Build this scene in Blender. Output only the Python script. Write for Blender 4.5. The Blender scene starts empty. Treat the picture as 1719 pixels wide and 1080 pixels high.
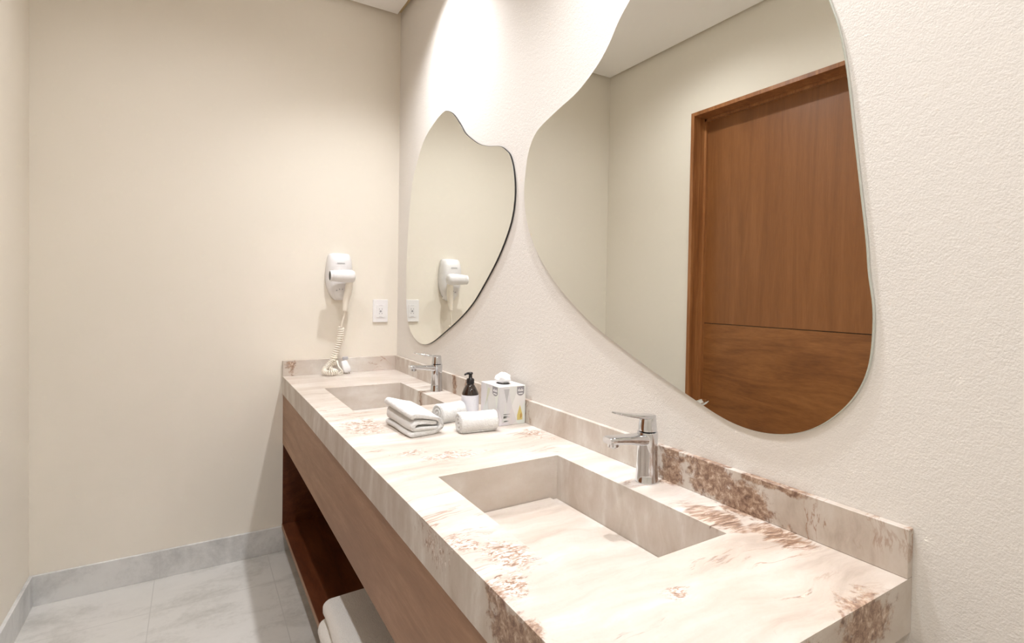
import bpy, bmesh, math, random
from mathutils import Vector, Matrix
random.seed(7)
SC = bpy.context.scene
COL = SC.collection
PI = math.pi

# ------------------------------------------------------------------ camera
F, CX, CY = 882.06, 867.8, 507.4
YAW, PITCH, ROLL = 0.5505, 0.0179, 0.0168
cam_d = bpy.data.cameras.new('camera')
cam = bpy.data.objects.new('camera', cam_d); COL.objects.link(cam)
cam_d.sensor_fit = 'HORIZONTAL'; cam_d.sensor_width = 36.0
cam_d.lens = F / 1719.0 * 36.0
cam_d.shift_x = (859.5 - CX) / 1719.0
cam_d.shift_y = (CY - 540.0) / 1719.0
cam_d.clip_start = 0.02
_f0 = Vector((math.sin(YAW), math.cos(YAW), 0)); _r0 = Vector((math.cos(YAW), -math.sin(YAW), 0)); _u0 = Vector((0, 0, 1))
_f = _f0 * math.cos(PITCH) - _u0 * math.sin(PITCH); _u = _u0 * math.cos(PITCH) + _f0 * math.sin(PITCH)
_ri = _r0 * math.cos(ROLL) + _u * math.sin(ROLL)
_up = -_r0 * math.sin(ROLL) + _u * math.cos(ROLL)
m = Matrix((_ri, _up, -_f)).transposed().to_4x4()
m.translation = Vector((-0.965, -2.845, 1.317))
cam.matrix_world = m
SC.camera = cam

# ------------------------------------------------------------------ world, exposure
w = bpy.data.worlds.new('world'); SC.world = w; w.use_nodes = True
w.node_tree.nodes['Background'].inputs[0].default_value = (1.0, 0.95, 0.88, 1)
w.node_tree.nodes['Background'].inputs[1].default_value = 0.25
SC.view_settings.view_transform = 'Standard'
SC.view_settings.look = 'None'
SC.view_settings.gamma = 1.0
SC.view_settings.use_curve_mapping = False
SC.view_settings.exposure = 0.29
SC.cycles.sample_clamp_indirect = 250.0
SC.cycles.blur_glossy = 0.0
SC.cycles.max_bounces = 10
SC.cycles.diffuse_bounces = 7

# room dimensions (metres)
W, ZC, YB = 1.536, 2.822, -3.75        # width, ceiling height, rear wall
H, HB, T = 0.88, 0.958, 0.0876         # counter top, backsplash top, front edge height
D, L, BS = 0.589, -2.476, 0.0156       # counter depth, near end, backsplash thickness
APB, SHZ = 0.541, 0.140                # apron bottom, shelf top
LAMPS = [(-0.22, -0.74, 74), (-0.22, -1.95, 72), (-0.22, -3.15, 18), (-0.92, -0.95, 34), (-0.92, -2.10, 34), (-0.92, -3.25, 36)]

# ------------------------------------------------------------------ helpers
def new_mat(name):
    mt = bpy.data.materials.new(name); mt.use_nodes = True
    nt = mt.node_tree
    return mt, nt, nt.nodes['Principled BSDF']

def srgb(r, g, b):
    f = lambda c: (c / 255 / 12.92) if c / 255 <= 0.04045 else ((c / 255 + 0.055) / 1.055) ** 2.4
    return (f(r), f(g), f(b), 1.0)

def N(nt, kind, **kw):
    n = nt.nodes.new(kind)
    for k, v in kw.items():
        if isinstance(v, (int, float, str, bool)) and hasattr(n, k): setattr(n, k, v)
        elif k in n.inputs: n.inputs[k].default_value = v
    return n

def mixc(nt, fac, a, b, mode='MIX'):
    n = nt.nodes.new('ShaderNodeMix'); n.data_type = 'RGBA'; n.blend_type = mode
    for sock, v in ((n.inputs[0], fac), (n.inputs[6], a), (n.inputs[7], b)):
        if hasattr(v, 'is_linked'): nt.links.new(v, sock)
        else: sock.default_value = v
    return n.outputs[2]

def math_n(nt, op, a, b=0.0, clamp=False):
    n = nt.nodes.new('ShaderNodeMath'); n.operation = op; n.use_clamp = clamp
    for sock, v in ((n.inputs[0], a), (n.inputs[1], b)):
        if hasattr(v, 'is_linked'): nt.links.new(v, sock)
        else: sock.default_value = v
    return n.outputs[0]

def ramp(nt, fac, stops):
    n = nt.nodes.new('ShaderNodeValToRGB'); el = n.color_ramp.elements
    while len(el) < len(stops): el.new(0.5)
    for e, (p, c) in zip(el, stops):
        e.position = p; e.color = c if len(c) == 4 else (*c, 1)
    nt.links.new(fac, n.inputs[0]); return n.outputs[0]

def smooth(nt, v, lo, hi):
    n = nt.nodes.new('ShaderNodeMapRange'); n.interpolation_type = 'SMOOTHSTEP'
    nt.links.new(v, n.inputs[0]); n.inputs[1].default_value = lo; n.inputs[2].default_value = hi
    return n.outputs[0]

def position(nt):
    return nt.nodes.new('ShaderNodeNewGeometry').outputs['Position']

def mapping(nt, vec, rot=(0, 0, 0), scale=(1, 1, 1), loc=(0, 0, 0)):
    n = nt.nodes.new('ShaderNodeMapping'); nt.links.new(vec, n.inputs[0])
    n.inputs['Rotation'].default_value = rot; n.inputs['Scale'].default_value = scale; n.inputs['Location'].default_value = loc
    return n.outputs[0]

def noise(nt, vec, scale, detail=4, rough=0.55, dist=0.0):
    n = nt.nodes.new('ShaderNodeTexNoise')
    if vec is not None: nt.links.new(vec, n.inputs['Vector'])
    n.inputs['Scale'].default_value = scale; n.inputs['Detail'].default_value = detail
    n.inputs['Roughness'].default_value = rough; n.inputs['Distortion'].default_value = dist
    return n.outputs[0]

def bump(nt, bsdf, h, strength, dist):
    n = nt.nodes.new('ShaderNodeBump'); n.inputs['Strength'].default_value = strength
    n.inputs['Distance'].default_value = dist; nt.links.new(h, n.inputs['Height'])
    nt.links.new(n.outputs[0], bsdf.inputs['Normal'])

def simple(name, col, rough=0.5, metal=0.0, spec=None, coat=0.0):
    mt, nt, b = new_mat(name)
    b.inputs['Base Color'].default_value = col; b.inputs['Roughness'].default_value = rough
    b.inputs['Metallic'].default_value = metal; b.inputs['Coat Weight'].default_value = coat
    if spec is not None: b.inputs['Specular IOR Level'].default_value = spec
    return mt

# ------------------------------------------------------------------ materials
def wall_mat(name, col, scale, strength, dist):
    mt, nt, b = new_mat(name)
    p = position(nt)
    n1 = noise(nt, p, 1.4, 3)
    c = mixc(nt, n1, tuple(x * 0.975 for x in col[:3]) + (1,), tuple(min(1, x * 1.02) for x in col[:3]) + (1,))
    nt.links.new(c, b.inputs['Base Color'])
    b.inputs['Roughness'].default_value = 0.85; b.inputs['Specular IOR Level'].default_value = 0.2
    h = math_n(nt, 'ADD', noise(nt, p, scale, 3, 0.6), math_n(nt, 'MULTIPLY', noise(nt, p, scale * 0.3, 2), 0.8))
    bump(nt, b, h, strength, dist)
    return mt
M_STUCCO = wall_mat('stucco_plaster', srgb(221, 217, 211), 290, 0.32, 0.003)
M_WALL = wall_mat('cream_plaster', srgb(224, 218, 206), 40, 0.10, 0.002)
M_CEIL = simple('ceiling_white', srgb(238, 235, 231), 0.9)
M_PLASTER_DARK = simple('ceiling_gap', srgb(200, 180, 140), 0.9)

def stone_floor(name, a, b_, seams):
    mt, nt, b = new_mat(name)
    p = position(nt)
    pm = mapping(nt, p, rot=(0, 0, 0.5), scale=(1, 2.2, 1))
    n1 = noise(nt, pm, 3.5, 8, 0.62, 0.6)
    n2 = noise(nt, p, 45, 5, 0.7)
    f = math_n(nt, 'ADD', math_n(nt, 'MULTIPLY', n1, 0.75), math_n(nt, 'MULTIPLY', n2, 0.25))
    c = ramp(nt, f, [(0.30, b_), (0.52, a), (0.7, tuple(min(1, x * 1.06) for x in a[:3]) + (1,))])
    sx = nt.nodes.new('ShaderNodeSeparateXYZ'); nt.links.new(p, sx.inputs[0])
    m_ = None
    for ax, off, per, wd in seams:
        v = math_n(nt, 'ADD', sx.outputs[ax], off)
        v = math_n(nt, 'PINGPONG', v, per / 2)
        s = smooth(nt, v, wd * 0.5, wd)
        m_ = s if m_ is None else math_n(nt, 'MULTIPLY', m_, s)
    c = mixc(nt, m_, tuple(x * 0.80 for x in a[:3]) + (1,), c)
    nt.links.new(c, b.inputs['Base Color'])
    b.inputs['Roughness'].default_value = 0.33
    bump(nt, b, n2, 0.06, 0.002)
    return mt
M_FLOOR = stone_floor('marble_floor_tile', srgb(198, 196, 191), srgb(164, 162, 156), [(0, 1.112, 0.46, 0.0022), (1, 0.295, 0.92, 0.0022)])
M_BASE = stone_floor('marble_skirting', srgb(208, 208, 206), srgb(168, 169, 168), [(0, 1.092, 0.92, 0.002), (1, 0.60, 0.92, 0.002)])

# banded cream quartzite with brown mineral patches
def quartzite():
    mt, nt, b = new_mat('cream_brown_quartzite')
    p = position(nt)
    warp = noise(nt, p, 3.0, 3, 0.5)
    pw = nt.nodes.new('ShaderNodeVectorMath'); pw.operation = 'ADD'
    nt.links.new(p, pw.inputs[0])
    wv = nt.nodes.new('ShaderNodeTexNoise'); nt.links.new(p, wv.inputs['Vector'])
    wv.inputs['Scale'].default_value = 4.0; wv.inputs['Detail'].default_value = 3
    sc = nt.nodes.new('ShaderNodeVectorMath'); sc.operation = 'SCALE'; nt.links.new(wv.outputs['Color'], sc.inputs[0]); sc.inputs['Scale'].default_value = 0.12
    nt.links.new(sc.outputs[0], pw.inputs[1])
    pm = mapping(nt, pw.outputs[0], rot=(0, 0, 0.62), scale=(1.6, 10.0, 3.0))
    n1 = noise(nt, pm, 1.6, 7, 0.62, 0.3)
    n0 = noise(nt, p, 2.2, 4, 0.5)
    base = ramp(nt, math_n(nt, 'ADD', math_n(nt, 'MULTIPLY', n1, 0.6), math_n(nt, 'MULTIPLY', n0, 0.4)),
                [(0.34, srgb(166, 152, 139)), (0.43, srgb(187, 176, 164)), (0.54, srgb(200, 192, 183)), (0.66, srgb(222, 219, 213))])
    # thin brown veins following the banding
    pv = mapping(nt, pw.outputs[0], rot=(0, 0, 0.62), scale=(1.0, 7.0, 2.0))
    v = noise(nt, pv, 2.3, 6, 0.6, 0.5)
    v = math_n(nt, 'ABSOLUTE', math_n(nt, 'SUBTRACT', v, 0.5))
    vein = smooth(nt, v, 0.016, 0.0)
    gate = smooth(nt, noise(nt, p, 5.0, 3), 0.50, 0.64)
    vein = math_n(nt, 'MULTIPLY', math_n(nt, 'MULTIPLY', vein, gate), 0.75)
    sz = nt.nodes.new('ShaderNodeSeparateXYZ'); nt.links.new(p, sz.inputs[0])
    vein = math_n(nt, 'MULTIPLY', vein, smooth(nt, sz.outputs[2], H - 0.004, H - 0.002))
    base = mixc(nt, vein, base, srgb(140, 98, 66))
    fine = noise(nt, p, 130, 4, 0.7)
    base = mixc(nt, math_n(nt, 'MULTIPLY', smooth(nt, fine, 0.45, 0.7), 0.10), base, srgb(175, 150, 128))

    def patches(lst):
        out = None
        for (c, r, s) in lst:
            sb = nt.nodes.new('ShaderNodeVectorMath'); sb.operation = 'SUBTRACT'; nt.links.new(p, sb.inputs[0]); sb.inputs[1].default_value = c
            ro = mapping(nt, sb.outputs[0], rot=(0, 0, 0)) if False else sb.outputs[0]
            ml = nt.nodes.new('ShaderNodeVectorMath'); ml.operation = 'MULTIPLY'; nt.links.new(ro, ml.inputs[0]); ml.inputs[1].default_value = (1 / r[0], 1 / r[1], 1 / r[2])
            ln = nt.nodes.new('ShaderNodeVectorMath'); ln.operation = 'LENGTH'; nt.links.new(ml.outputs[0], ln.inputs[0])
            q = math_n(nt, 'MULTIPLY', math_n(nt, 'SUBTRACT', 1.0, ln.outputs['Value']), s)
            q = math_n(nt, 'MAXIMUM', q, -1.0)
            out = q if out is None else math_n(nt, 'MAXIMUM', out, q)
        return out
    # dense dark patches
    dark = patches([((0, -2.00, 0.925), (0.05, 0.06, 0.07), 1.0), ((0, -2.10, 0.93), (0.05, 0.09, 0.06), 1.3), ((0, -2.19, 0.90), (0.05, 0.07, 0.05), 1.3),
                    ((0, -2.24, 0.955), (0.05, 0.10, 0.012), 1.0),
                    ((-0.60, -2.26, 0.84), (0.04, 0.10, 0.06), 1.5), ((-0.60, -2.19, 0.872), (0.04, 0.05, 0.02), 1.0),
                    ((-0.14, -2.48, 0.85), (0.09, 0.05, 0.05), 1.2), ((-0.30, -2.48, 0.82), (0.07, 0.05, 0.06), 1.0),
                    ((0, -0.80, 0.925), (0.05, 0.03, 0.06), 1.1), ((0, -0.92, 0.93), (0.05, 0.03, 0.05), 0.8), ((-0.545, 0, 0.93), (0.03, 0.05, 0.06), 0.8),
                    ((-0.117, -0.70, 0.85), (0.02, 0.035, 0.06), 0.8)])
    nz = noise(nt, p, 28, 6, 0.72, 0.4)
    dm = smooth(nt, math_n(nt, 'ADD', dark, math_n(nt, 'MULTIPLY', math_n(nt, 'SUBTRACT', nz, 0.5), 2.6)), 0.05, 0.42)
    dcol = ramp(nt, noise(nt, p, 75, 6, 0.75, 0.4), [(0.34, srgb(92, 62, 46)), (0.46, srgb(134, 104, 84)), (0.56, srgb(168, 142, 120)), (0.68, srgb(212, 196, 180))])
    base = mixc(nt, math_n(nt, 'MULTIPLY', dm, 0.92), base, dcol)
    # crystalline speckled patches on the top face
    spk = patches([((-0.515, -2.10, 0.88), (0.055, 0.075, 0.03), 1.1), ((-0.56, -2.18, 0.88), (0.05, 0.045, 0.03), 0.9), ((-0.565, -2.03, 0.88), (0.045, 0.045, 0.03), 0.7),
                   ((-0.50, -1.16, 0.88), (0.085, 0.14, 0.03), 1.1), ((-0.40, -1.30, 0.88), (0.05, 0.09, 0.03), 0.7),
                   ((-0.38, -1.57, 0.88), (0.11, 0.05, 0.03), 0.8), ((-0.47, -1.50, 0.88), (0.06, 0.04, 0.03), 0.7), ((-0.59, -1.95, 0.85), (0.02, 0.10, 0.04), 0.5),
                                      ((-0.36, -2.32, 0.88), (0.03, 0.03, 0.03), 0.7), ((-0.06, -1.50, 0.88), (0.05, 0.10, 0.03), 0.7), ((-0.35, -0.2, 0.88), (0.10, 0.05, 0.02), 0.35)])
    ps = mapping(nt, pw.outputs[0], rot=(0, 0, 0.62), scale=(1.0, 2.6, 1.6))
    n2 = noise(nt, ps, 24, 6, 0.7, 0.8)
    sm = smooth(nt, math_n(nt, 'ADD', spk, math_n(nt, 'MULTIPLY', math_n(nt, 'SUBTRACT', n2, 0.5), 2.4)), 0.15, 0.6)
    scol = ramp(nt, noise(nt, ps, 62, 5, 0.75, 0.9), [(0.38, srgb(104, 66, 40)), (0.455, srgb(156, 120, 92)), (0.52, srgb(196, 180, 168)), (0.60, srgb(240, 236, 232))])
    base = mixc(nt, math_n(nt, 'MULTIPLY', sm, 0.9), base, scol)
    # rusty streaks running across the top between basin and backsplash
    stk = patches([((-0.085, -2.17, 0.88), (0.055, 0.12, 0.03), 2.0), ((-0.05, -2.28, 0.88), (0.055, 0.10, 0.03), 2.0), ((-0.22, -2.29, 0.88), (0.12, 0.035, 0.03), 0.9),
                   ((-0.53, -1.84, 0.88), (0.05, 0.02, 0.02), 0.6), ((-0.45, -2.38, 0.88), (0.16, 0.05, 0.02), 0.5), ((-0.20, -2.42, 0.88), (0.16, 0.03, 0.02), 0.5),
                   ((-0.50, -1.00, 0.88), (0.08, 0.06, 0.02), 0.7), ((-0.20, -1.10, 0.88), (0.12, 0.06, 0.02), 0.7), ((-0.10, -1.48, 0.88), (0.10, 0.07, 0.02), 0.8)])
    pk = mapping(nt, pw.outputs[0], rot=(0, 0, 0.55), scale=(1.0, 7.0, 2.0))
    n3 = noise(nt, pk, 7, 7, 0.72, 0.6)
    km = smooth(nt, math_n(nt, 'ADD', stk, math_n(nt, 'MULTIPLY', math_n(nt, 'SUBTRACT', n3, 0.5), 3.4)), 0.55, 1.0)
    kcol = ramp(nt, noise(nt, pk, 22, 5, 0.7, 0.5), [(0.40, srgb(92, 60, 38)), (0.50, srgb(144, 110, 84)), (0.60, srgb(206, 192, 178))])
    base = mixc(nt, math_n(nt, 'MULTIPLY', km, 0.85), base, kcol)
    nt.links.new(base, b.inputs['Base Color'])
    b.inputs['Roughness'].default_value = 0.42
    b.inputs['Specular IOR Level'].default_value = 0.4
    bump(nt, b, fine, 0.08, 0.001)
    return mt
M_STONE = quartzite()

def wood(name, cols, axis_scale, rough=0.45, scale=1.0, coat=0.0):
    mt, nt, b = new_mat(name)
    p = position(nt)
    pm = mapping(nt, p, scale=axis_scale)
    n1 = noise(nt, pm, 2.0 * scale, 6, 0.6, 1.2)
    n2 = noise(nt, mapping(nt, p, scale=tuple(a * 6 for a in axis_scale)), 4.0 * scale, 4, 0.6)
    f = math_n(nt, 'ADD', math_n(nt, 'MULTIPLY', n1, 0.7), math_n(nt, 'MULTIPLY', n2, 0.3))
    c = ramp(nt, f, [(0.32, cols[0]), (0.5, cols[1]), (0.68, cols[2])])
    nt.links.new(c, b.inputs['Base Color'])
    b.inputs['Roughness'].default_value = rough; b.inputs['Coat Weight'].default_value = coat; b.inputs['Coat Roughness'].default_value = 0.2
    bump(nt, b, n2, 0.05, 0.001)
    return mt
M_WOOD = wood('vanity_oak_veneer', (srgb(138, 104, 79), srgb(152, 117, 90), srgb(168, 133, 105)), (6, 1.0, 9), 0.5)
M_WOOD_SHADED = wood('vanity_veneer_shaded', (srgb(62, 28, 12), srgb(90, 46, 24), srgb(112, 64, 36)), (6, 1.0, 9), 0.35)  # same wood as the apron, interior shade put into its darker colour
M_DOOR_V = wood('door_veneer_upright', (srgb(116, 71, 34), srgb(129, 81, 41), srgb(140, 91, 50)), (4, 8, 0.5), 0.4)
M_DOOR_H = wood('door_veneer_level', (srgb(104, 62, 30), srgb(130, 82, 42), srgb(148, 98, 54)), (4, 1.1, 7), 0.4, 0.8)
M_FRAME = wood('door_frame_wood', (srgb(112, 66, 32), srgb(146, 94, 52), srgb(174, 122, 76)), (10, 10, 0.5), 0.4)
M_CHROME = simple('polished_chrome', (0.68, 0.70, 0.73, 1), 0.07, 1.0)
M_CHROME_D = simple('aerator_dark', (0.10, 0.10, 0.10, 1), 0.3, 0.8)
M_MIRROR = simple('mirror_silver', (0.86, 0.875, 0.84, 1), 0.0, 1.0)
M_EDGE_DARK = simple('mirror_black_edge', (0.012, 0.012, 0.012, 1), 0.35)
M_EDGE_LIGHT = simple('polished_glass_edge', srgb(196, 200, 192), 0.18, 0.0, coat=0.4)
M_BACK = simple('mirror_backing', srgb(70, 72, 70), 0.6)
M_PLASTIC = simple('white_plastic', srgb(226, 225, 225), 0.32)
M_PLASTIC_CR = simple('ivory_plastic', srgb(236, 230, 218), 0.3, coat=0.3)
M_DARK = simple('dark_opening', (0.02, 0.018, 0.015, 1), 0.6)
M_GREY = simple('grey_print', srgb(176, 176, 178), 0.5)
M_GREYD = simple('slate_print', srgb(140, 138, 142), 0.5)
M_BROWNGLASS = simple('dark_amber_glass', srgb(38, 26, 20), 0.08, coat=0.6)
M_PUMP = simple('black_pump', srgb(26, 22, 22), 0.3)
M_LABEL = simple('bottle_label', srgb(226, 226, 232), 0.5)
M_TISSUE = simple('tissue_paper', srgb(236, 236, 236), 0.9)
M_YEL = simple('yellow_print', srgb(206, 190, 118), 0.6)
M_ORANGE = simple('ochre_print', srgb(186, 148, 92), 0.6)
M_SAGE = simple('sage_print', srgb(202, 204, 184), 0.6)
M_PALE = simple('pale_print', srgb(206, 208, 206), 0.6)
M_LAMP = simple('lamp_ring', srgb(235, 235, 232), 0.4)

def carton_mat():
    mt, nt, b = new_mat('printed_carton')
    p = position(nt)
    v = nt.nodes.new('ShaderNodeTexVoronoi'); v.feature = 'F1'
    nt.links.new(mapping(nt, p, scale=(26, 26, 9)), v.inputs['Vector']); v.inputs['Scale'].default_value = 1.0
    c = mixc(nt, 0.28, srgb(232, 230, 226), v.outputs['Color'])
    hs = nt.nodes.new('ShaderNodeHueSaturation'); nt.links.new(c, hs.inputs['Color']); hs.inputs['Saturation'].default_value = 0.22; hs.inputs['Value'].default_value = 0.86
    nt.links.new(hs.outputs[0], b.inputs['Base Color']); b.inputs['Roughness'].default_value = 0.45
    return mt
M_CARTON = carton_mat()

def terry(name, col, s=260, st=0.9, d=0.004):
    mt, nt, b = new_mat(name)
    tc = nt.nodes.new('ShaderNodeTexCoord').outputs['Object']
    h = math_n(nt, 'ADD', noise(nt, tc, s, 3, 0.7), math_n(nt, 'MULTIPLY', noise(nt, tc, s * 0.2, 3), 1.2))
    b.inputs['Base Color'].default_value = col; b.inputs['Roughness'].default_value = 0.95
    b.inputs['Sheen Weight'].default_value = 0.3; b.inputs['Specular IOR Level'].default_value = 0.1
    bump(nt, b, h, st, d)
    return mt
M_TOWEL = terry('white_terry', srgb(228, 228, 226))
M_TOWEL2 = terry('white_bath_terry', srgb(232, 230, 224), 200)

def lamp_mat():
    mt, nt, b = new_mat('lamp_diffuser')
    b.inputs['Emission Color'].default_value = (1, 0.93, 0.82, 1); b.inputs['Emission Strength'].default_value = 6.0
    return mt
M_DIFF = lamp_mat()

# ------------------------------------------------------------------ object helpers
def tag(o, label=None, cat=None, group=None, kind=None):
    if label: o['label'] = label
    if cat: o['category'] = cat
    if group: o['group'] = group
    if kind: o['kind'] = kind
    return o

def empty(name, loc, rz=0.0):
    o = bpy.data.objects.new(name, None); COL.objects.link(o)
    o.location = loc; o.rotation_euler = (0, 0, rz); o.empty_display_size = 0.05
    return o

def wloc(o):
    v = Vector((0, 0, 0))
    while o is not None:
        v += Vector(o.location); o = o.parent
    return v

def link(name, bm, mat, parent=None, origin=None, world=True, smooth_=False, angle=None, bev=0.0, seg=2, recalc=True):
    """one bmesh -> one object; world=True means its vertices are in room coordinates"""
    if recalc: bmesh.ops.recalc_face_normals(bm, faces=bm.faces)
    off = Vector(origin) if origin is not None else Vector((0, 0, 0))
    if parent is not None: off = wloc(parent) if world else Vector((0, 0, 0))
    if off.length > 0: bmesh.ops.translate(bm, vec=-off, verts=bm.verts)
    me = bpy.data.meshes.new(name); bm.to_mesh(me); bm.free()
    o = bpy.data.objects.new(name, me); COL.objects.link(o)
    me.materials.append(mat)
    if parent is not None: o.parent = parent
    elif origin is not None: o.location = origin
    if smooth_:
        for f in me.polygons: f.use_smooth = True
    if bev > 0:
        b = o.modifiers.new('bevel', 'BEVEL'); b.width = bev; b.segments = seg; b.limit_method = 'ANGLE'; b.angle_limit = math.radians(40)
    return o

def box(bm, a, b):
    x0, x1 = sorted((a[0], b[0])); y0, y1 = sorted((a[1], b[1])); z0, z1 = sorted((a[2], b[2]))
    v = [bm.verts.new((x, y, z)) for z in (z0, z1) for x, y in ((x0, y0), (x1, y0), (x1, y1), (x0, y1))]
    for q in ((3, 2, 1, 0), (4, 5, 6, 7), (0, 1, 5, 4), (1, 2, 6, 5), (2, 3, 7, 6), (3, 0, 4, 7)):
        bm.faces.new([v[i] for i in q])
    return v

def boxes(*ab):
    bm = bmesh.new()
    for a, b in ab: box(bm, a, b)
    return bm

def loft(bm, rings, cap=True, closed=True):
    vr = [[bm.verts.new(p) for p in r] for r in rings]
    n = len(vr[0])
    for i in range(len(vr) - 1):
        for j in range(n if closed else n - 1):
            k = (j + 1) % n
            bm.faces.new((vr[i][j], vr[i][k], vr[i + 1][k], vr[i + 1][j]))
    if cap:
        bm.faces.new(vr[0][::-1]); bm.faces.new(vr[-1])
    return vr

def lathe(bm, prof, c=(0, 0), seg=40):
    """prof = [(radius, z)...] around a vertical axis"""
    loft(bm, [[(c[0] + r * math.cos(2 * PI * k / seg), c[1] + r * math.sin(2 * PI * k / seg), z) for k in range(seg)] for r, z in prof])

def tube(bm, pts, r, seg=8, cap=True):
    pts = [Vector(p) for p in pts]
    rs = r if isinstance(r, (list, tuple)) else [r] * len(pts)
    t0 = (pts[1] - pts[0]).normalized()
    n = t0.orthogonal().normalized()
    rings = []
    for i, p in enumerate(pts):
        t = (pts[min(i + 1, len(pts) - 1)] - pts[max(i - 1, 0)]).normalized()
        n = (n - t * n.dot(t)).normalized(); bn = t.cross(n)
        rings.append([p + (n * math.cos(2 * PI * k / seg) + bn * math.sin(2 * PI * k / seg)) * rs[i] for k in range(seg)])
    loft(bm, rings, cap)

def catmull(pts, n=6, closed=True):
    out = []; m_ = len(pts)
    rng = range(m_) if closed else range(m_ - 1)
    for i in rng:
        g = (lambda j: Vector(pts[j % m_])) if closed else (lambda j: Vector(pts[max(0, min(m_ - 1, j))]))
        p0, p1, p2, p3 = g(i - 1), g(i), g(i + 1), g(i + 2)
        for k in range(n):
            t = k / n
            out.append(0.5 * ((2 * p1) + (-p0 + p2) * t + (2 * p0 - 5 * p1 + 4 * p2 - p3) * t * t + (-p0 + 3 * p1 - 3 * p2 + p3) * t ** 3))
    if not closed: out.append(Vector(pts[-1]))
    return out

def rrect(cx, cz, w_, h_, r, seg=5):
    """rounded rectangle outline, 2-D"""
    o = []
    for sx, sz, a0 in ((1, 1, 0), (-1, 1, PI / 2), (-1, -1, PI), (1, -1, 1.5 * PI)):
        for k in range(seg + 1):
            a = a0 + PI / 2 * k / seg
            o.append((cx + sx * (w_ / 2 - r) + r * math.cos(a), cz + sz * (h_ / 2 - r) + r * math.sin(a)))
    return o

def copy_tree(o, parent=None):
    c = o.copy(); COL.objects.link(c); c.parent = parent
    for ch in list(o.children): copy_tree(ch, c)
    return c

# ------------------------------------------------------------------ room shell
def struct(name, bm, mat, origin, **kw):
    return tag(link(name, bm, mat, origin=origin, **kw), kind='structure')
ZT = ZC + 0.05
DY0, DY1, DZ = -0.730, -1.90, 2.382          # door opening in the left wall
struct('floor', boxes(((-W - 0.3, YB - 0.12, -0.08), (0.12, 0.12, 0))), M_FLOOR, (-W / 2, YB / 2, 0))
struct('wall_right', boxes(((0, YB - 0.12, 0), (0.12, 0.12, ZT))), M_STUCCO, (0, YB / 2, 0))
struct('wall_back', boxes(((-W - 0.3, 0, 0), (0, 0.12, ZT))), M_WALL, (-W / 2, 0, 0))
struct('wall_rear', boxes(((-W - 0.3, YB - 0.12, 0), (0, YB, ZT))), M_WALL, (-W / 2, YB, 0))
struct('wall_left', boxes(((-W - 0.18, DY0, 0), (-W, 0, ZT)), ((-W - 0.18, YB, 0), (-W, DY1, ZT)), ((-W - 0.18, DY1, DZ), (-W, DY0, ZT))), M_WALL, (-W, YB / 2, 0))
G = 0.031
struct('ceiling', boxes(((-W + G, YB + G, ZC), (-G, -G, ZC + 0.03))), M_CEIL, (-W / 2, YB / 2, ZC))
struct('trim_1', boxes(((-W - 0.3, YB - 0.12, ZC + 0.03), (0.12, 0.12, ZC + 0.08))), M_PLASTER_DARK, (-W / 2, YB / 2, ZC + 0.03))
BB, BT = 0.125, 0.013
struct('baseboard_back', boxes(((-W, -BT, 0), (0, 0, BB))), M_BASE, (-W / 2, 0, 0), bev=0.0015)
struct('baseboard_left', boxes(((-W, DY0 + 0.002, 0), (-W + BT, -BT, BB)), ((-W, YB, 0), (-W + BT, DY1, BB))), M_BASE, (-W, -0.4, 0), bev=0.0015)
struct('baseboard_right', boxes(((-BT, YB, 0), (0, L - 0.05, BB))), M_BASE, (0, -3, 0), bev=0.0015)

door = tag(empty('door_1', (-W, (DY0 + DY1) / 2, 0)), 'brown wooden door in a wooden frame, seen reflected in the near mirror', 'door', kind='structure')
fw = 0.022
link('door_frame', boxes(((-W - 0.15, DY0 - fw, 0), (-W + 0.012, DY0, DZ)), ((-W - 0.15, DY1, 0), (-W + 0.012, DY1 + fw, DZ)),
     ((-W - 0.15, DY1 + fw, DZ - fw), (-W + 0.012, DY0 - fw, DZ))), M_FRAME, door, bev=0.002)
LX = -W - 0.10
link('door_stop', boxes(((LX, DY0 - fw - 0.014, 0), (LX + 0.018, DY0 - fw, DZ - fw)), ((LX, DY1 + fw, 0), (LX + 0.018, DY1 + fw + 0.014, DZ - fw)),
     ((LX, DY1 + fw, DZ - fw - 0.014), (LX + 0.018, DY0 - fw, DZ - fw))), M_FRAME, door)
link('door_panel_upper', boxes(((LX - 0.04, DY1 + fw, 1.1575), (LX, DY0 - fw, DZ - fw))), M_DOOR_V, door)
link('groove', boxes(((LX - 0.038, DY1 + fw, 1.1535), (LX - 0.004, DY0 - fw, 1.1575))), M_DARK, door)
link('door_panel_lower', boxes(((LX - 0.04, DY1 + fw, 0.008), (LX, DY0 - fw, 1.1535))), M_DOOR_H, door)
bm = bmesh.new()
tube(bm, [(LX, DY1 + 0.09, 1.03), (LX + 0.055, DY1 + 0.09, 1.03), (LX + 0.06, DY1 + 0.10, 1.03), (LX + 0.06, DY1 + 0.20, 1.03)], 0.009, 12)
lathe_pts = None
link('door_handle', bm, M_CHROME, door, smooth_=True)

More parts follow.
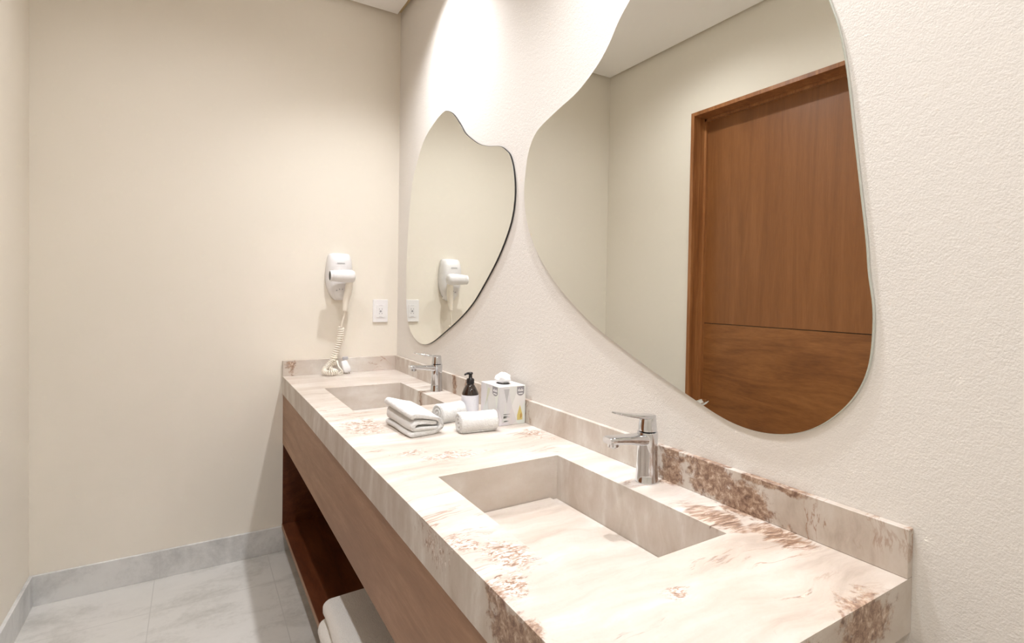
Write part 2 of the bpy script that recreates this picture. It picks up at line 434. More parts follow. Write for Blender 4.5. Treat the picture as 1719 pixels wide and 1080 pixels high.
# ------------------------------------------------------------------ lamps
def make_lamp():
    root = empty('recessed_downlight', (0, 0, ZC))
    bm = bmesh.new()
    seg = 40
    rings = [[(r * math.cos(2 * PI * k / seg), r * math.sin(2 * PI * k / seg), z) for k in range(seg)] for r, z in ((0.062, 0.0), (0.062, -0.006), (0.048, -0.006), (0.046, -0.001), (0.046, 0.0))]
    loft(bm, rings, cap=False)
    link('trim_ring', bm, M_LAMP, root, world=False, smooth_=False)
    bm = bmesh.new(); lathe(bm, [(0.0455, -0.0012), (0.0455, -0.0002)])
    link('diffuser', bm, M_DIFF, root, world=False)
    return root
lamp0 = None
LAB = ['recessed round ceiling light above the far basin', 'recessed round ceiling light above the near basin', 'recessed round ceiling light on the mirror wall side past the near end of the counter',
       'recessed round ceiling light over the aisle, farthest from the rear wall', 'recessed round ceiling light over the aisle beside the near basin', 'recessed round ceiling light over the aisle by the rear wall']
for i, (x, y, e) in enumerate(LAMPS):
    r = make_lamp() if lamp0 is None else copy_tree(lamp0)
    if lamp0 is None: lamp0 = r
    r.location = (x, y, ZC)
    tag(r, LAB[i], 'ceiling light', 'recessed ceiling lights')
for i, (x, y, e) in enumerate(LAMPS):
    ld = bpy.data.lights.new('downlight_beam', 'SPOT'); ld.energy = e; ld.color = (0.965, 0.965, 1.0)
    ld.spot_size = math.radians(118 if x > -0.5 else 158); ld.spot_blend = 1.0 if x > -0.5 else 0.85; ld.shadow_soft_size = 0.03
    lo = bpy.data.objects.new('downlight_beam', ld); COL.objects.link(lo); lo.location = (x, y, ZC - 0.012)

# ------------------------------------------------------------------ countertop with two basins
AX0, AX1 = -0.474, -0.128
AY0, AY1 = -0.434, -0.955
BY0, BY1 = -1.703, -2.233
DZB = 0.119
WT = 0.012
top = tag(empty('vanity_countertop', (-D / 2, L / 2, H)), 'long cream and brown veined stone vanity countertop with two sunken rectangular basins', 'countertop')
def slab():
    bm = bmesh.new()
    xs = [-D, AX0 - WT, AX1 + WT, -0.0005]
    ys = [L, BY1 - WT, BY0 + WT, AY1 - WT, AY0 + WT, -0.0005]
    zs = [H - T, H]
    V = {}
    def v(i, j, k):
        if (i, j, k) not in V: V[(i, j, k)] = bm.verts.new((xs[i], ys[j], zs[k]))
        return V[(i, j, k)]
    hole = lambda i, j: i == 1 and j in (1, 3)
    for i in range(3):
        for j in range(5):
            if hole(i, j): continue
            for k in (0, 1): bm.faces.new((v(i, j, k), v(i + 1, j, k), v(i + 1, j + 1, k), v(i, j + 1, k)))
            for (di, dj, e) in ((-1, 0, ((0, 0), (0, 1))), (1, 0, ((1, 0), (1, 1))), (0, -1, ((0, 0), (1, 0))), (0, 1, ((0, 1), (1, 1)))):
                a, b_ = i + di, j + dj
                if not (0 <= a < 3 and 0 <= b_ < 5) or hole(a, b_):
                    p, q = e
                    bm.faces.new((v(i + p[0], j + p[1], 0), v(i + q[0], j + q[1], 0), v(i + q[0], j + q[1], 1), v(i + p[0], j + p[1], 1)))
    return bm
link('slab', slab(), M_STONE, top)
for nm, y0, y1 in (('basin', AY0, AY1), ('basin', BY0, BY1)):
    zb = H - DZB
    bm = boxes(((AX0 - WT, y1 - WT, zb - WT), (AX1 + WT, y0 + WT, zb)),
               ((AX0 - WT, y1 - WT, zb), (AX0, y0 + WT, H)), ((AX1, y1 - WT, zb), (AX1 + WT, y0 + WT, H)),
               ((AX0, y1 - WT, zb), (AX1, y1, H)), ((AX0, y0, zb), (AX1, y0 + WT, H)))
    ba = link(nm, bm, M_STONE, top)
    # raised stone plate over the slot drain along the wall side
    link('drain_cover', boxes(((AX0 + 0.002, y1 + 0.002, zb), (AX1 - 0.022, y0 - 0.002, zb + 0.009))), M_STONE, ba, bev=0.001, seg=1)
    link('drain_slot', boxes(((AX1 - 0.0205, y1 + 0.004, zb), (AX1 - 0.002, y0 - 0.004, zb + 0.003))), M_STONE, ba)
link('backsplash', boxes(((-BS, L, H), (-0.0005, -BS, HB))), M_STONE, top, bev=0.001, seg=1)
link('backsplash', boxes(((-D, -BS, H), (-0.0005, -0.0005, HB))), M_STONE, top, bev=0.001, seg=1)

# ------------------------------------------------------------------ vanity cabinet
cab = tag(empty('vanity_cabinet', (-D / 2, L / 2, 0)), 'brown wooden vanity cabinet with deep apron over an open towel shelf', 'cabinet')
FX = -D + 0.004
ZA = H - T - 0.0005
link('apron', boxes(((FX, L + 0.02, APB), (FX + 0.02, -0.001, ZA))), M_WOOD, cab, bev=0.001)
link('apron_bottom', boxes(((FX + 0.021, L + 0.02, APB), (-0.02, -0.02, APB + 0.018))), M_WOOD_SHADED, cab)
link('side_panel', boxes(((FX + 0.0, -0.02, SHZ), (-0.001, -0.0135, APB - 0.0005))), M_WOOD_SHADED, cab)
link('side_panel', boxes(((FX + 0.021, L + 0.021, SHZ), (-0.001, L + 0.04, ZA))), M_WOOD, cab)
link('back_panel', boxes(((-0.02, L + 0.041, SHZ), (-0.0135, -0.021, APB - 0.0005))), M_WOOD_SHADED, cab)
link('shelf_board', boxes(((FX, L + 0.02, SHZ - 0.022), (-0.0135, -0.0135, SHZ))), M_WOOD_SHADED, cab, bev=0.001)
link('shelf_lit_edge', boxes(((FX - 0.002, L + 0.02, SHZ - 0.022), (FX, -0.0135, SHZ))), M_WOOD, cab)  # front edge of the shelf board, its lit look given by the lighter wood colour
link('plinth', boxes(((-0.46, L + 0.06, 0), (-0.44, -0.0135, SHZ - 0.0225))), M_BASE, cab)

# ------------------------------------------------------------------ faucets
def make_faucet():
    r = empty('basin_faucet', (0, 0, 0))
    bm = bmesh.new()
    lathe(bm, [(0.0275, 0.0), (0.0275, 0.002), (0.0262, 0.005), (0.0245, 0.03), (0.0238, 0.07), (0.0242, 0.112), (0.0238, 0.1165), (0.0215, 0.1175)], seg=48)
    b = link('body', bm, M_CHROME, r, world=False, smooth_=True)
    em = b.modifiers.new('edge', 'EDGE_SPLIT'); em.split_angle = math.radians(50)
    # spout: flattened tapering arm reaching over the basin (towards -x)
    bm = bmesh.new(); rings = []
    for t, x, zc, w_, h_ in ((0, -0.004, 0.100, 0.040, 0.026), (0.2, -0.03, 0.1015, 0.038, 0.024), (0.5, -0.065, 0.106, 0.036, 0.0185), (0.8, -0.10, 0.1095, 0.034, 0.0165), (1, -0.118, 0.111, 0.033, 0.0165), (1, -0.1245, 0.111, 0.028, 0.0135)):
        rings.append([(x, a, zc + b_) for a, b_ in rrect(0, 0, w_, h_, min(h_, w_) * 0.36)])
    loft(bm, rings)
    sp = link('spout', bm, M_CHROME, r, world=False, smooth_=True)
    em = sp.modifiers.new('edge', 'EDGE_SPLIT'); em.split_angle = math.radians(50)
    bm = bmesh.new()
    lathe(bm, [(0.0115, 0.0945), (0.0125, 0.096), (0.0125, 0.104)], c=(-0.106, 0), seg=28)
    link('aerator', bm, M_CHROME, sp, world=False)
    bm = bmesh.new(); lathe(bm, [(0.009, 0.0935), (0.009, 0.0943)], c=(-0.106, 0), seg=24)
    link('aerator_mesh', bm, M_CHROME_D, sp, world=False)
    # handle: tapered cap that runs into a flat lever
    bm = bmesh.new(); rings = []
    seg = 40
    for z, rr, fl in ((0.1185, 0.0185, 0), (0.1195, 0.0215, 0), (0.130, 0.0212, 0.1), (0.143, 0.0196, 0.1), (0.1525, 0.0185, 0.1), (0.1545, 0.0165, 0.1)):
        rings.append([(rr * math.cos(2 * PI * k / seg), rr * math.sin(2 * PI * k / seg), z) for k in range(seg)])
    loft(bm, rings)
    h = link('handle', bm, M_CHROME, r, world=False, smooth_=True)
    em = h.modifiers.new('edge', 'EDGE_SPLIT'); em.split_angle = math.radians(50)
    bm = bmesh.new(); rings = []
    for x, zc, w_, h_ in ((0.014, 0.151, 0.026, 0.009), (0.0, 0.1515, 0.037, 0.0095), (-0.03, 0.1555, 0.034, 0.008), (-0.06, 0.161, 0.031, 0.0065), (-0.085, 0.1665, 0.029, 0.0055), (-0.100, 0.170, 0.025, 0.0045), (-0.106, 0.1712, 0.015, 0.003)):
        rings.append([(x, a, zc + b_) for a, b_ in rrect(0, 0, w_, h_, h_ * 0.42, 4)])
    loft(bm, rings)
    lv = link('lever', bm, M_CHROME, h, world=False, smooth_=True)
    em = lv.modifiers.new('edge', 'EDGE_SPLIT'); em.split_angle = math.radians(50)
    return r
f1 = make_faucet(); f2 = copy_tree(f1)
f1.location = (-0.0575, -0.703, H + 0.0004); f2.location = (-0.0575, -1.962, H + 0.0004)
tag(f1, 'chrome single-lever faucet at the far basin near the corner', 'faucet', 'chrome basin faucets')
tag(f2, 'chrome single-lever faucet at the near basin under the large near mirror', 'faucet', 'chrome basin faucets')

# ------------------------------------------------------------------ mirrors
O1 = [(-0.658, 2.126), (-0.606, 2.13), (-0.51, 2.109), (-0.398, 2.065), (-0.314, 1.991), (-0.237, 1.89), (-0.203, 1.771), (-0.178, 1.629), (-0.157, 1.444), (-0.159, 1.31), (-0.175, 1.19), (-0.225, 1.113), (-0.312, 1.068), (-0.411, 1.055), (-0.516, 1.073), (-0.665, 1.132), (-0.823, 1.203), (-0.942, 1.27), (-1.049, 1.356), (-1.147, 1.448), (-1.218, 1.539), (-1.248, 1.603), (-1.258, 1.673), (-1.248, 1.745), (-1.224, 1.803), (-1.191, 1.833), (-1.143, 1.858), (-1.053, 1.879), (-0.977, 1.905), (-0.908, 1.942), (-0.846, 1.983), (-0.795, 2.034), (-0.725, 2.094)]
O2 = [(-1.781, 2.048), (-1.74, 1.998), (-1.689, 1.955), (-1.604, 1.912), (-1.498, 1.885), (-1.392, 1.85), (-1.343, 1.792), (-1.324, 1.712), (-1.321, 1.641), (-1.342, 1.554), (-1.392, 1.467), (-1.48, 1.375), (-1.582, 1.298), (-1.701, 1.227), (-1.822, 1.173), (-1.941, 1.124), (-2.056, 1.082), (-2.123, 1.059), (-2.174, 1.049), (-2.221, 1.048), (-2.264, 1.055), (-2.304, 1.07), (-2.341, 1.095), (-2.375, 1.131), (-2.397, 1.168), (-2.409, 1.208), (-2.413, 1.257), (-2.412, 1.305), (-2.404, 1.36), (-2.399, 1.415), (-2.388, 1.5), (-2.376, 1.593), (-2.363, 1.695), (-2.351, 1.764), (-2.336, 1.821), (-2.300, 1.915), (-2.245, 1.995), (-2.165, 2.065), (-2.058, 2.109), (-1.962, 2.13), (-1.900, 2.124), (-1.835, 2.092)]
def outline(pts):
    return [(p.x, p.y) for p in catmull([(a, b, 0) for a, b in pts], 5)]
def inset(pl, d):
    n = len(pl); c = Vector((sum(p[0] for p in pl) / n, sum(p[1] for p in pl) / n))
    area = sum(pl[i][0] * pl[(i + 1) % n][1] - pl[(i + 1) % n][0] * pl[i][1] for i in range(n))
    s = 1 if area > 0 else -1
    out = []
    for i in range(n):
        a = Vector(pl[i - 1]); b = Vector(pl[(i + 1) % n]); t = (b - a).normalized()
        nn = Vector((-t.y, t.x)) * s
        p = Vector(pl[i]) + nn * d; out.append((p.x, p.y))
    return out
def prism(pl, x0, x1):
    bm = bmesh.new()
    loft(bm, [[(x0, y, z) for y, z in pl], [(x1, y, z) for y, z in pl]])
    return bm
def make_mirror(pts, edge_mat, label, xf):
    pl = outline(pts); cy = sum(p[0] for p in pl) / len(pl)
    r = tag(empty('wall_mirror', (0, cy, 1.55)), label, 'mirror', 'organic-shaped frameless wall mirrors')
    gl = inset(pl, 0.0012)
    link('glass', prism(gl, xf, xf + 0.0015), M_MIRROR, r)
    link('edge_band', prism(pl, xf + 0.0004 + 0.0012, -0.0012), edge_mat, r)
    return r
make_mirror(O1, M_EDGE_DARK, 'organic-shaped wall mirror over the far basin reflecting the hair dryer', -0.0078)
make_mirror(O2, M_EDGE_LIGHT, 'large organic-shaped wall mirror over the near basin reflecting the wooden door', -0.0078)

# ------------------------------------------------------------------ wall outlet
out = tag(empty('power_outlet', (-0.098, 0, 1.205)), 'white rectangular power outlet on the back wall near the corner', 'outlet')
def plate_y(w_, h_, r, y0, y1, cx=-0.098, cz=1.205):
    bm = bmesh.new(); loft(bm, [[(x, y0, z) for x, z in rrect(cx, cz, w_, h_, r)], [(x, y1, z) for x, z in rrect(cx, cz, w_, h_, r)]]); return bm
link('cover_plate', plate_y(0.082, 0.124, 0.004, 0, -0.009), M_PLASTIC, out, bev=0.0015)
link('socket', plate_y(0.044, 0.070, 0.003, -0.009, -0.0115, cz=1.203), M_PLASTIC, out, bev=0.0008)
sk = bmesh.new()
for cz, s in ((1.215, 1), (1.191, -1)):
    for dx in (-0.007, 0.007): box(sk, (-0.098 + dx - 0.0012, -0.0116, cz - 0.004), (-0.098 + dx + 0.0012, -0.0122, cz + 0.004))
box(sk, (-0.1055, -0.0116, 1.2015), (-0.0905, -0.0122, 1.2045)); box(sk, (-0.1, -0.0116, 1.197), (-0.096, -0.0122, 1.209))
box(sk, (-0.107, -0.0116, 1.1725), (-0.089, -0.0122, 1.1738)); box(sk, (-0.107, -0.0116, 1.2345), (-0.089, -0.0122, 1.2355))
link('slots', sk, M_GREYD, out)

# ------------------------------------------------------------------ hair dryer on its holder
hx = -0.322
hold = tag(empty('hair_dryer_holder', (hx, 0, 1.38)), 'white wall-mounted hair dryer holder fixed to the back wall', 'holder')
bm = bmesh.new(); rings = []
for z, w_, d in ((1.506, 0.070, 0.030), (1.503, 0.096, 0.048), (1.492, 0.110, 0.062), (1.465, 0.122, 0.070), (1.43, 0.130, 0.070), (1.39, 0.134, 0.060), (1.36, 0.132, 0.056), (1.33, 0.120, 0.056), (1.30, 0.098, 0.054), (1.275, 0.066, 0.044), (1.262, 0.036, 0.026)):
    ring = []
    for k in range(25):
        a = PI * k / 24
        cxx, sy = math.cos(a), math.sin(a)
        e = 0.62
        ring.append((hx + w_ / 2 * math.copysign(abs(cxx) ** e, cxx), -0.001 - d * abs(sy) ** e, z))
    rings.append(ring)
loft(bm, rings)
link('shell', bm, M_PLASTIC, hold, smooth_=True)
link('lettering', boxes(((hx - 0.022, -0.0725, 1.4505), (hx + 0.016, -0.0712, 1.4555))), M_GREY, hold)
bm = bmesh.new()
for i, a in enumerate((0.0, 0.9, 1.8, 2.7)):
    tube(bm, [(hx - 0.02 + 0.014 * i, -0.0585, 1.322 - 0.006 * abs(i - 1.5)), (hx - 0.02 + 0.014 * i, -0.052, 1.322 - 0.006 * abs(i - 1.5))], 0.0035, 8)
link('vent_buttons', bm, M_GREY, hold)

dry = tag(empty('hair_dryer', (-0.325, -0.10, 1.385)), 'white hair dryer hanging in its wall holder, coiled cord trailing to the counter', 'hair dryer')
bm = bmesh.new()
def xring(x, r, y, z, seg=32): return [(x, y + r * math.cos(2 * PI * k / seg), z + r * math.sin(2 * PI * k / seg)) for k in range(seg)]
yb, zb = -0.110, 1.386
loft(bm, [xring(-0.374, 0.0265, yb, zb), xring(-0.372, 0.0280, yb, zb), xring(-0.350, 0.0300, yb, zb), xring(-0.32, 0.0325, yb, zb), xring(-0.295, 0.0335, yb, zb), xring(-0.278, 0.032, yb, zb), xring(-0.268, 0.026, yb, zb), xring(-0.264, 0.015, yb, zb)], cap=True)
link('barrel', bm, M_PLASTIC, dry, smooth_=True)
bm = bmesh.new(); loft(bm, [xring(-0.388, 0.0265, yb, zb), xring(-0.3735, 0.0268, yb, zb), xring(-0.3735, 0.022, yb, zb), xring(-0.388, 0.0235, yb, zb), xring(-0.388, 0.0265, yb, zb)], cap=False)
nz = link('nozzle', bm, M_PLASTIC, dry, smooth_=True)
bm = bmesh.new(); loft(bm, [xring(-0.3876, 0.0228, yb, zb), xring(-0.3866, 0.0228, yb, zb)])
link('air_opening', bm, M_DARK, nz)
bm = bmesh.new()
hp = catmull([(-0.290, -0.105, 1.372), (-0.289, -0.098, 1.345), (-0.292, -0.090, 1.31), (-0.300, -0.080, 1.26), (-0.305, -0.076, 1.205)], 5, False)
tube(bm, hp, [0.0165 + 0.003 * math.sin(PI * i / (len(hp) - 1)) - 0.006 * (i / (len(hp) - 1)) ** 3 for i in range(len(hp))], 20)
link('handle', bm, M_PLASTIC_CR, dry, smooth_=True)
# coiled cord: straight lead, hanging coil, heap on the counter
def coil_path(ctrl, turns, rad, ppt=10):
    c = catmull(ctrl, 12, False); n = turns * ppt; out_ = []
    L_ = [0]
    for i in range(1, len(c)): L_.append(L_[-1] + (c[i] - c[i - 1]).length)
    nrm = None; tprev = None
    j = 0
    for i in range(n + 1):
        s = L_[-1] * i / n
        while j < len(L_) - 2 and L_[j + 1] < s: j += 1
        t = (s - L_[j]) / max(1e-9, L_[j + 1] - L_[j]); p = c[j].lerp(c[j + 1], t); tan = (c[j + 1] - c[j]).normalized()
        nrm = tan.orthogonal().normalized() if nrm is None else (nrm - tan * nrm.dot(tan)).normalized()
        bn = tan.cross(nrm); a = 2 * PI * turns * i / n
        out_.append(p + (nrm * math.cos(a) + bn * math.sin(a)) * rad)
    return out_
bm = bmesh.new()
tube(bm, catmull([(-0.305, -0.076, 1.21), (-0.308, -0.072, 1.18), (-0.314, -0.066, 1.15), (-0.318, -0.06, 1.12)], 6, False), 0.0042, 8)
tube(bm, coil_path([(-0.318, -0.06, 1.125), (-0.320, -0.056, 1.08), (-0.330, -0.052, 1.03), (-0.345, -0.05, 0.985), (-0.358, -0.05, 0.955)], 15, 0.013), 0.0036, 6)
tube(bm, coil_path([(-0.358, -0.05, 0.955), (-0.385, -0.055, 0.925), (-0.405, -0.075, 0.902), (-0.385, -0.105, 0.897), (-0.355, -0.10, 0.897), (-0.352, -0.07, 0.90), (-0.375, -0.05, 0.912), (-0.36, -0.045, 0.935), (-0.335, -0.05, 0.94)], 30, 0.011), 0.0031, 6)
tube(bm, catmull([(-0.335, -0.055, 0.95), (-0.335, -0.085, 0.925), (-0.322, -0.10, 0.905), (-0.318, -0.095, 0.888), (-0.335, -0.085, 0.884), (-0.35, -0.07, 0.885), (-0.32, -0.05, 0.888), (-0.30, -0.048, 0.905)], 8, False), 0.0038, 8)
link('cord', bm, M_PLASTIC_CR, dry, smooth_=True)
bm = bmesh.new()
rings = []
pc = Vector((-0.302, -0.05, 0.948)); pd = Vector((0.018, -0.015, -0.058)); 
for t, s in ((0, 0.010), (0.1, 0.015), (0.6, 0.020), (0.95, 0.018), (1.0, 0.013)):
    c = pc + pd * t
    rings.append([(c.x + a, c.y + b_ * 0.8, c.z + a * 0.25) for a, b_ in rrect(0, 0, 2 * s, 2 * s * 0.8, s * 0.5)])
loft(bm, rings)
pg = link('plug', bm, M_PLASTIC, dry, smooth_=True)
bm = bmesh.new()
for dx in (-0.006, 0.006): tube(bm, [(-0.284 + dx, -0.065, 0.8915), (-0.281 + dx, -0.068, 0.8825)], 0.0022, 8)
link('prongs', bm, M_CHROME, pg)
link('plug_clip', boxes(((-0.306, -0.05, 0.952), (-0.278, -0.036, 0.968))), M_GREY, dry, bev=0.003)

# ------------------------------------------------------------------ soap bottle
bx_, by_ = -0.140, -1.198
bot = tag(empty('soap_bottle', (bx_, by_, H + 0.0004)), 'dark pump bottle of hand soap with a pale label, behind the rolled towels', 'bottle')
bm = bmesh.new(); lathe(bm, [(0.026, 0.0), (0.0295, 0.003), (0.030, 0.01), (0.030, 0.078), (0.0285, 0.085), (0.022, 0.099), (0.0155, 0.110), (0.0125, 0.114), (0.012, 0.117)], seg=36)
link('glass_body', bm, M_BROWNGLASS, bot, world=False, smooth_=True)
bm = bmesh.new(); loft(bm, [[(r * math.cos(2 * PI * k / 36), r * math.sin(2 * PI * k / 36), z) for k in range(36)] for r, z in ((0.0303, 0.012), (0.0306, 0.012), (0.0306, 0.078), (0.0303, 0.078))], cap=False)
link('label', bm, M_LABEL, bot, world=False)
bm = bmesh.new(); lathe(bm, [(0.0135, 0.116), (0.0138, 0.117), (0.0135, 0.131), (0.011, 0.1335), (0.0065, 0.135), (0.0060, 0.148), (0.0085, 0.1485), (0.0088, 0.1535), (0.006, 0.1555)], seg=28)
pm_ = link('pump_collar', bm, M_PUMP, bot, world=False, smooth_=True)
bm = bmesh.new(); tube(bm, [(0, 0, 0.1515), (-0.014, -0.004, 0.1525), (-0.024, -0.007, 0.1505), (-0.0255, -0.0075, 0.147)], [0.0045, 0.004, 0.0032, 0.0025], 10)
link('spout', bm, M_PUMP, pm_, world=False, smooth_=True)

# ------------------------------------------------------------------ tissue box
TX0, TX1, TY0, TY1, TZ = -0.1185, -0.0185, -1.367, -1.238, 0.128
tb = tag(empty('tissue_box', ((TX0 + TX1) / 2, (TY0 + TY1) / 2, H)), 'white and grey printed tissue box with a tissue tuft, against the backsplash', 'tissue box')
link('carton', boxes(((TX0, TY0, H + 0.0003), (TX1, TY1, H + TZ))), M_CARTON, tb, bev=0.001)
def face_y(poly, y=TY0, th=0.0004):
    bm = bmesh.new(); loft(bm, [[(x, y, z) for x, z in poly], [(x, y - th, z) for x, z in poly]]); return bm
def face_x(poly, x=TX0, th=0.0004):
    bm = bmesh.new(); loft(bm, [[(x, y, z) for y, z in poly], [(x - th, y, z) for y, z in poly]]); return bm
def shield(c, z, w_, h_):
    pts = [(c - w_ / 2, z + h_ / 2), (c + w_ / 2, z + h_ / 2), (c + w_ / 2, z - h_ * 0.15)]
    for k in range(1, 8):
        a = PI * k / 8; pts.append((c + w_ / 2 * math.cos(a), z - h_ * 0.15 - h_ * 0.35 * math.sin(a)))
    pts.append((c - w_ / 2, z - h_ * 0.15)); return pts
zt = H + TZ
def emblem(face, c, s, off):
    g_ = link('emblem', face(shield(c, zt - 0.018, 0.028 * s, 0.031)), M_GREYD, tb)
    bm2 = bmesh.new()
    def bar(a0, a1, z0, z1):
        q = [(a0, z0), (a1, z0), (a1, z1), (a0, z1)]
        rings = [[((p[0], off[1] - d, p[1]) if off[0] == 'y' else (off[1] - d, p[0], p[1])) for p in q] for d in (0.0004, 0.0008)]
        loft(bm2, rings)
    for k, (a, hh) in enumerate(((-0.0095, 0.006), (-0.0055, 0.008), (-0.001, 0.005), (0.0035, 0.008), (0.008, 0.005))):
        bar(c + (a - 0.0011) * s, c + (a + 0.0011) * s, zt - 0.018, zt - 0.018 + hh)
    bar(c - 0.010 * s, c + 0.009 * s, zt - 0.0185, zt - 0.0170)
    bar(c - 0.0085 * s, c + 0.0075 * s, zt - 0.0275, zt - 0.0245)
    link('emblem_strokes', bm2, M_TISSUE, g_)
emblem(face_y, TX1 - 0.019, 1, ('y', TY0))
emblem(face_x, TY0 + 0.029, 1.25, ('x', TX0))
link('grey_wedge', face_y([(TX0 + 0.017, zt - 0.008), (TX0 + 0.038, zt - 0.008), (TX0 + 0.028, zt - 0.055)]), M_GREY, tb)
link('pale_wedge', face_y([(TX0 + 0.010, H + 0.012), (TX0 + 0.024, zt - 0.05), (TX0 + 0.030, H + 0.012)]), M_PALE, tb)
link('sage_wedge', face_x([(TY0 + 0.060, zt - 0.012), (TY0 + 0.078, zt - 0.012), (TY0 + 0.095, zt - 0.075)]), M_SAGE, tb)
c0 = TX1 - 0.021
link('yellow_drop', face_y([(c0 - 0.010, H + 0.014), (c0 + 0.010, H + 0.014), (c0 + 0.0105, H + 0.030), (c0, H + 0.064), (c0 - 0.0105, H + 0.030)]), M_YEL, tb)
link('ochre_leaf', face_y([(c0 + 0.001, H + 0.018), (c0 + 0.008, H + 0.024), (c0 + 0.006, H + 0.038), (c0 + 0.001, H + 0.032)], TY0 - 0.0005), M_ORANGE, tb)
bm = bmesh.new()
for a, z0, z1, w_ in ((0.016, 0.024, 0.032, 0.0045), (0.0215, 0.024, 0.032, 0.0035), (0.026, 0.027, 0.0315, 0.003), (0.030, 0.027, 0.0315, 0.003), (0.0345, 0.026, 0.029, 0.004), (0.022, 0.036, 0.038, 0.018), (0.034, 0.0365, 0.0385, 0.008), (0.024, 0.013, 0.0155, 0.018)):
    box(bm, (TX0 + a - w_ / 2 + 0.003, TY0, H + z0), (TX0 + a + w_ / 2 + 0.003, TY0 - 0.0004, H + z1))
link('small_print', bm, M_GREY, tb)
cxt, cyt = (TX0 + TX1) / 2, (TY0 + TY1) / 2
bm = bmesh.new(); loft(bm, [[(cxt + 0.021 * math.cos(2 * PI * k / 28), cyt + 0.028 * math.sin(2 * PI * k / 28), z) for k in range(28)] for z in (zt, zt + 0.0004)])
link('opening', bm, M_DARK, tb)
bm = bmesh.new()
bmesh.ops.create_uvsphere(bm, u_segments=36, v_segments=20, radius=1.0)
rr = random.Random(3)
for v in bm.verts:
    n = v.co.normalized(); a = math.atan2(n.y, n.x)
    f = 1 + 0.10 * math.sin(3 * a + 4 * n.z) + 0.06 * math.sin(7 * a - 5 * n.z + 1) + rr.uniform(-0.02, 0.02)
    s = 0.0255 if n.z > -0.2 else 0.0255 * (1 + (n.z + 0.2) * 0.55)
    v.co = Vector((cxt + n.x * s * f, cyt + n.y * s * 1.15 * f, zt + 0.0165 + n.z * 0.020 * (1 + 0.08 * math.sin(5 * a))))
link('tissue', bm, M_TISSUE, tb, smooth_=True)

# ------------------------------------------------------------------ towels
def ribbon(path, th):
    """thick strip outline from a centre path in 2-D, rounded ends"""
    P = [Vector((p[0], p[1])) for p in path]; left, right = [], []
    n = len(P)
    for i, p in enumerate(P):
        t = (P[min(i + 1, n - 1)] - P[max(0, i - 1)]).normalized(); nn = Vector((-t.y, t.x))
        left.append(p + nn * th / 2); right.append(p - nn * th / 2)
    def capp(c, d):
        o = []
        a0 = math.atan2(d.y, d.x)
        for k in range(1, 5):
            a = a0 + PI / 2 - PI * k / 5; o.append(c + Vector((math.cos(a), math.sin(a))) * th / 2)
        return o
    e = capp(P[-1], (P[-1] - P[-2]).normalized()); s = capp(P[0], (P[0] - P[1]).normalized())
    return left + e + right[::-1] + s
def arc(cx, cz, r, a0, a1, n=7):
    return [(cx + r * math.cos(math.radians(a0 + (a1 - a0) * k / n)), cz + r * math.sin(math.radians(a0 + (a1 - a0) * k / n))) for k in range(n + 1)]
def lin(a, b, n=8):
    return [(a[0] + (b[0] - a[0]) * k / n, a[1] + (b[1] - a[1]) * k / n) for k in range(n)]
def extrude_soft(bm, poly, y0, y1, n, fn=None, end=0.004):
    """extrude an x-z outline along y with rounded rims and a wobble"""
    c = Vector((sum(p[0] for p in poly) / len(poly), sum(p[1] for p in poly) / len(poly)))
    rings = []
    ys = [y0, y0 + end * 0.4] + [y0 + end + (y1 - y0 - 2 * end) * k / n for k in range(n + 1)] + [y1 - end * 0.4, y1]
    pl = [tuple(p) for p in poly]
    ins1 = inset(pl, end * 0.5); ins2 = inset(pl, end * 0.12)
    for i, y in enumerate(ys):
        q = ins1 if i in (0, len(ys) - 1) else ins2 if i in (1, len(ys) - 2) else pl
        rings.append([((x, y, z) if fn is None else fn(x, y, z)) for x, z in q])
    loft(bm, rings)

tw = tag(empty('folded_towel', (-0.370, -1.262, H + 0.0016), math.radians(4)), 'small white hand towel folded in thick layers, on the counter by the far basin', 'towel')
def wob(x, y, z):
    f = 1 + 0.12 * (y / 0.1) - 0.14 * (x / 0.07) * (z / 0.07)
    return (x + 0.003 * math.sin(y * 30) - 0.10 * y * (z / 0.07) * 0.5, y + 0.004 * math.sin(z * 160 + x * 20), z * f + 0.0012 * math.sin(x * 60 + y * 40) * (1 if z > 0.02 else 0))
bm = bmesh.new()
TH = 0.0145
outer = lin((-0.048, 0.0072), (0.022, 0.0072)) + arc(0.022, 0.0325, 0.0253, -90, 90, 9) + lin((0.016, 0.0585), (-0.044, 0.0645), 10) + arc(-0.044, 0.0585, 0.006, 90, 150, 3)
extrude_soft(bm, ribbon(outer, TH + 0.001), -0.098, 0.098, 8, wob)
link('outer_layer', bm, M_TOWEL, tw, world=False, smooth_=True)
bm = bmesh.new()
inner = lin((0.030, 0.0215), (-0.036, 0.0215)) + arc(-0.036, 0.0322, 0.0107, 270, 90, 9) + lin((-0.030, 0.0435), (0.026, 0.0405), 8) + [(0.026, 0.0405)]
extrude_soft(bm, ribbon(inner, TH - 0.001), -0.096, 0.096, 8, wob)
link('inner_layer', bm, M_TOWEL, tw, world=False, smooth_=True)

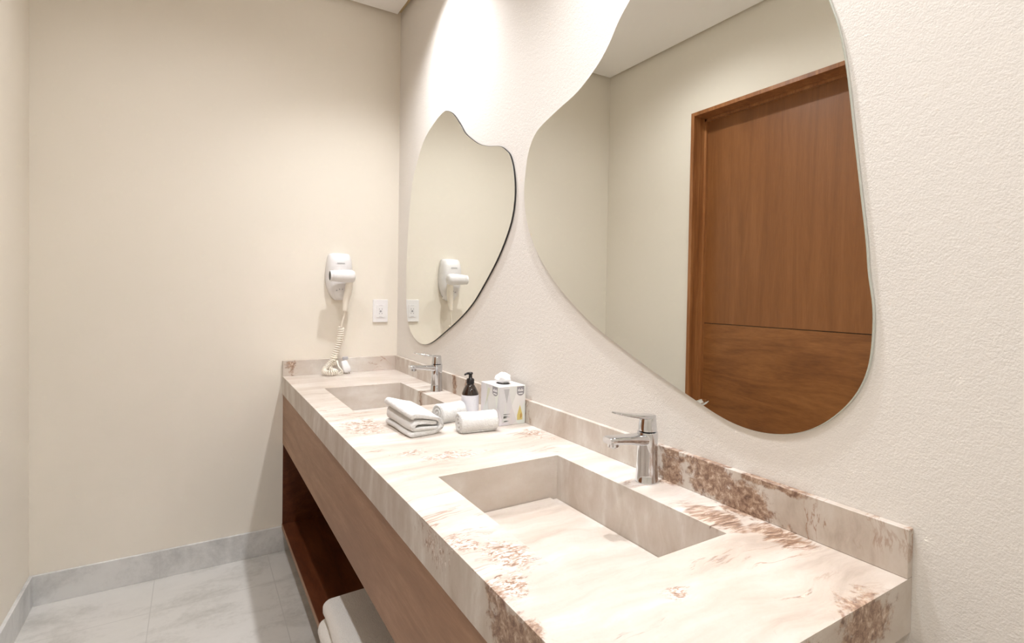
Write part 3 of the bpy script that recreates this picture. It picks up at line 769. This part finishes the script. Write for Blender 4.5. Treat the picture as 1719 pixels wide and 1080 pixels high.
def make_roll(length, rad):
    r = empty('rolled_towel', (0, 0, 0))
    bm = bmesh.new(); rings = []
    seg = 56
    def sec(x, s, wobble=0.0):
        ring = []
        for k in range(seg):
            a = 2 * PI * k / seg
            rr_ = rad * s * (1 + 0.035 * math.sin(2 * a + x * 25) + 0.015 * math.sin(5 * a + x * 60))
            z = rr_ * math.sin(a); z = max(z, -rad * 0.93)
            ring.append((x, rr_ * 1.04 * math.cos(a), z + rad * 0.93))
        return ring
    n = 14
    rings.append(sec(-length / 2 + 0.003, 0.80)); rings.append(sec(-length / 2, 0.92))
    for k in range(n + 1):
        t = k / n; x = -length / 2 + 0.004 + (length - 0.008) * t
        rings.append(sec(x, 1.0 + 0.03 * math.cos(2 * PI * t) - 0.02 * math.exp(-((t - 0.5) / 0.08) ** 2)))
    rings.append(sec(length / 2, 0.92)); rings.append(sec(length / 2 - 0.003, 0.80))
    loft(bm, rings)
    body = link('roll', bm, M_TOWEL, r, world=False, smooth_=True)
    # spiral edges at both ends
    for sx in (-1, 1):
        bm = bmesh.new(); path = []
        for k in range(70):
            t = k / 69; a = 2 * PI * 2.3 * t; q = rad * (0.86 * (1 - t) + 0.10)
            path.append((sx * (length / 2 - 0.0025), q * math.cos(a), q * math.sin(a) + rad * 0.95))
        tube(bm, path, 0.0042, 6)
        link('spiral_edge', bm, M_TOWEL, r, world=False, smooth_=True)
    bm = bmesh.new()
    extrude_soft(bm, [(-length / 2 + 0.006, 0), (length / 2 - 0.006, 0), (length / 2 - 0.006, 0.004), (-length / 2 + 0.006, 0.004)], -rad * 0.75, -rad * 0.1, 3, lambda x, y, z: (x, y, z + 0.001), end=0.002)
    link('loose_hem', bm, M_TOWEL, r, world=False, smooth_=True)
    return r
r1 = make_roll(0.124, 0.0315); r1.location = (-0.205, -1.378, H + 0.0006); r1.rotation_euler.z = math.radians(-6)
tag(r1, 'white rolled hand towel in front, beside the tissue box', 'towel', 'rolled hand towels on the counter')
r2 = copy_tree(r1); r2.location = (-0.228, -1.222, H + 0.0006); r2.rotation_euler.z = math.radians(12); r2.scale = (0.80, 1, 1)
tag(r2, 'white rolled hand towel farther back, between the folded towel and soap bottle', 'towel', 'rolled hand towels on the counter')

# bath towels folded on the open shelf
def bath_towel(z0, h, x0, x1, y0, y1, label):
    r = tag(empty('bath_towel', ((x0 + x1) / 2, (y0 + y1) / 2, z0)), label, 'towel', 'bath towels stacked on the shelf')
    w_ = x1 - x0; n_l = 2; th = h / 2
    path = lin((w_ / 2 - 0.01, th / 2), (-w_ / 2 + th / 2 + th * 0.5, th / 2), 8) + arc(-w_ / 2 + th / 2 + th * 0.5, th, th / 2, 270, 90, 9) + lin((-w_ / 2 + th + 0.01, th * 1.5), (w_ / 2 - 0.01, th * 1.5), 8) + [(w_ / 2 - 0.01, th * 1.5)]
    bm = bmesh.new()
    def f(x, y, z):
        e = max(0, abs(y) / ((y1 - y0) / 2) - 0.80) / 0.20
        return (x + 0.004 * math.sin(y * 17 + z0 * 50) + 0.010 * e * e * (1 if x < 0 else 0), y, z * (1 - 0.10 * e * e) + 0.0015 * math.sin(x * 30 + y * 23) * (z / h))
    extrude_soft(bm, ribbon(path, th * 0.98), y0 - (y0 + y1) / 2, y1 - (y0 + y1) / 2, 14, f, end=0.008)
    link('fold', bm, M_TOWEL2, r, world=False, smooth_=True)
    return r
bath_towel(SHZ + 0.001, 0.052, -0.617, -0.20, -1.42, -1.075, 'folded white bath towel on the cabinet shelf, bottom of the stack')
bath_towel(SHZ + 0.054, 0.052, -0.622, -0.20, -1.42, -1.070, 'folded white bath towel on the cabinet shelf, middle of the stack')
bath_towel(SHZ + 0.107, 0.054, -0.610, -0.20, -1.41, -1.060, 'folded white bath towel on the cabinet shelf, topmost of the stack')
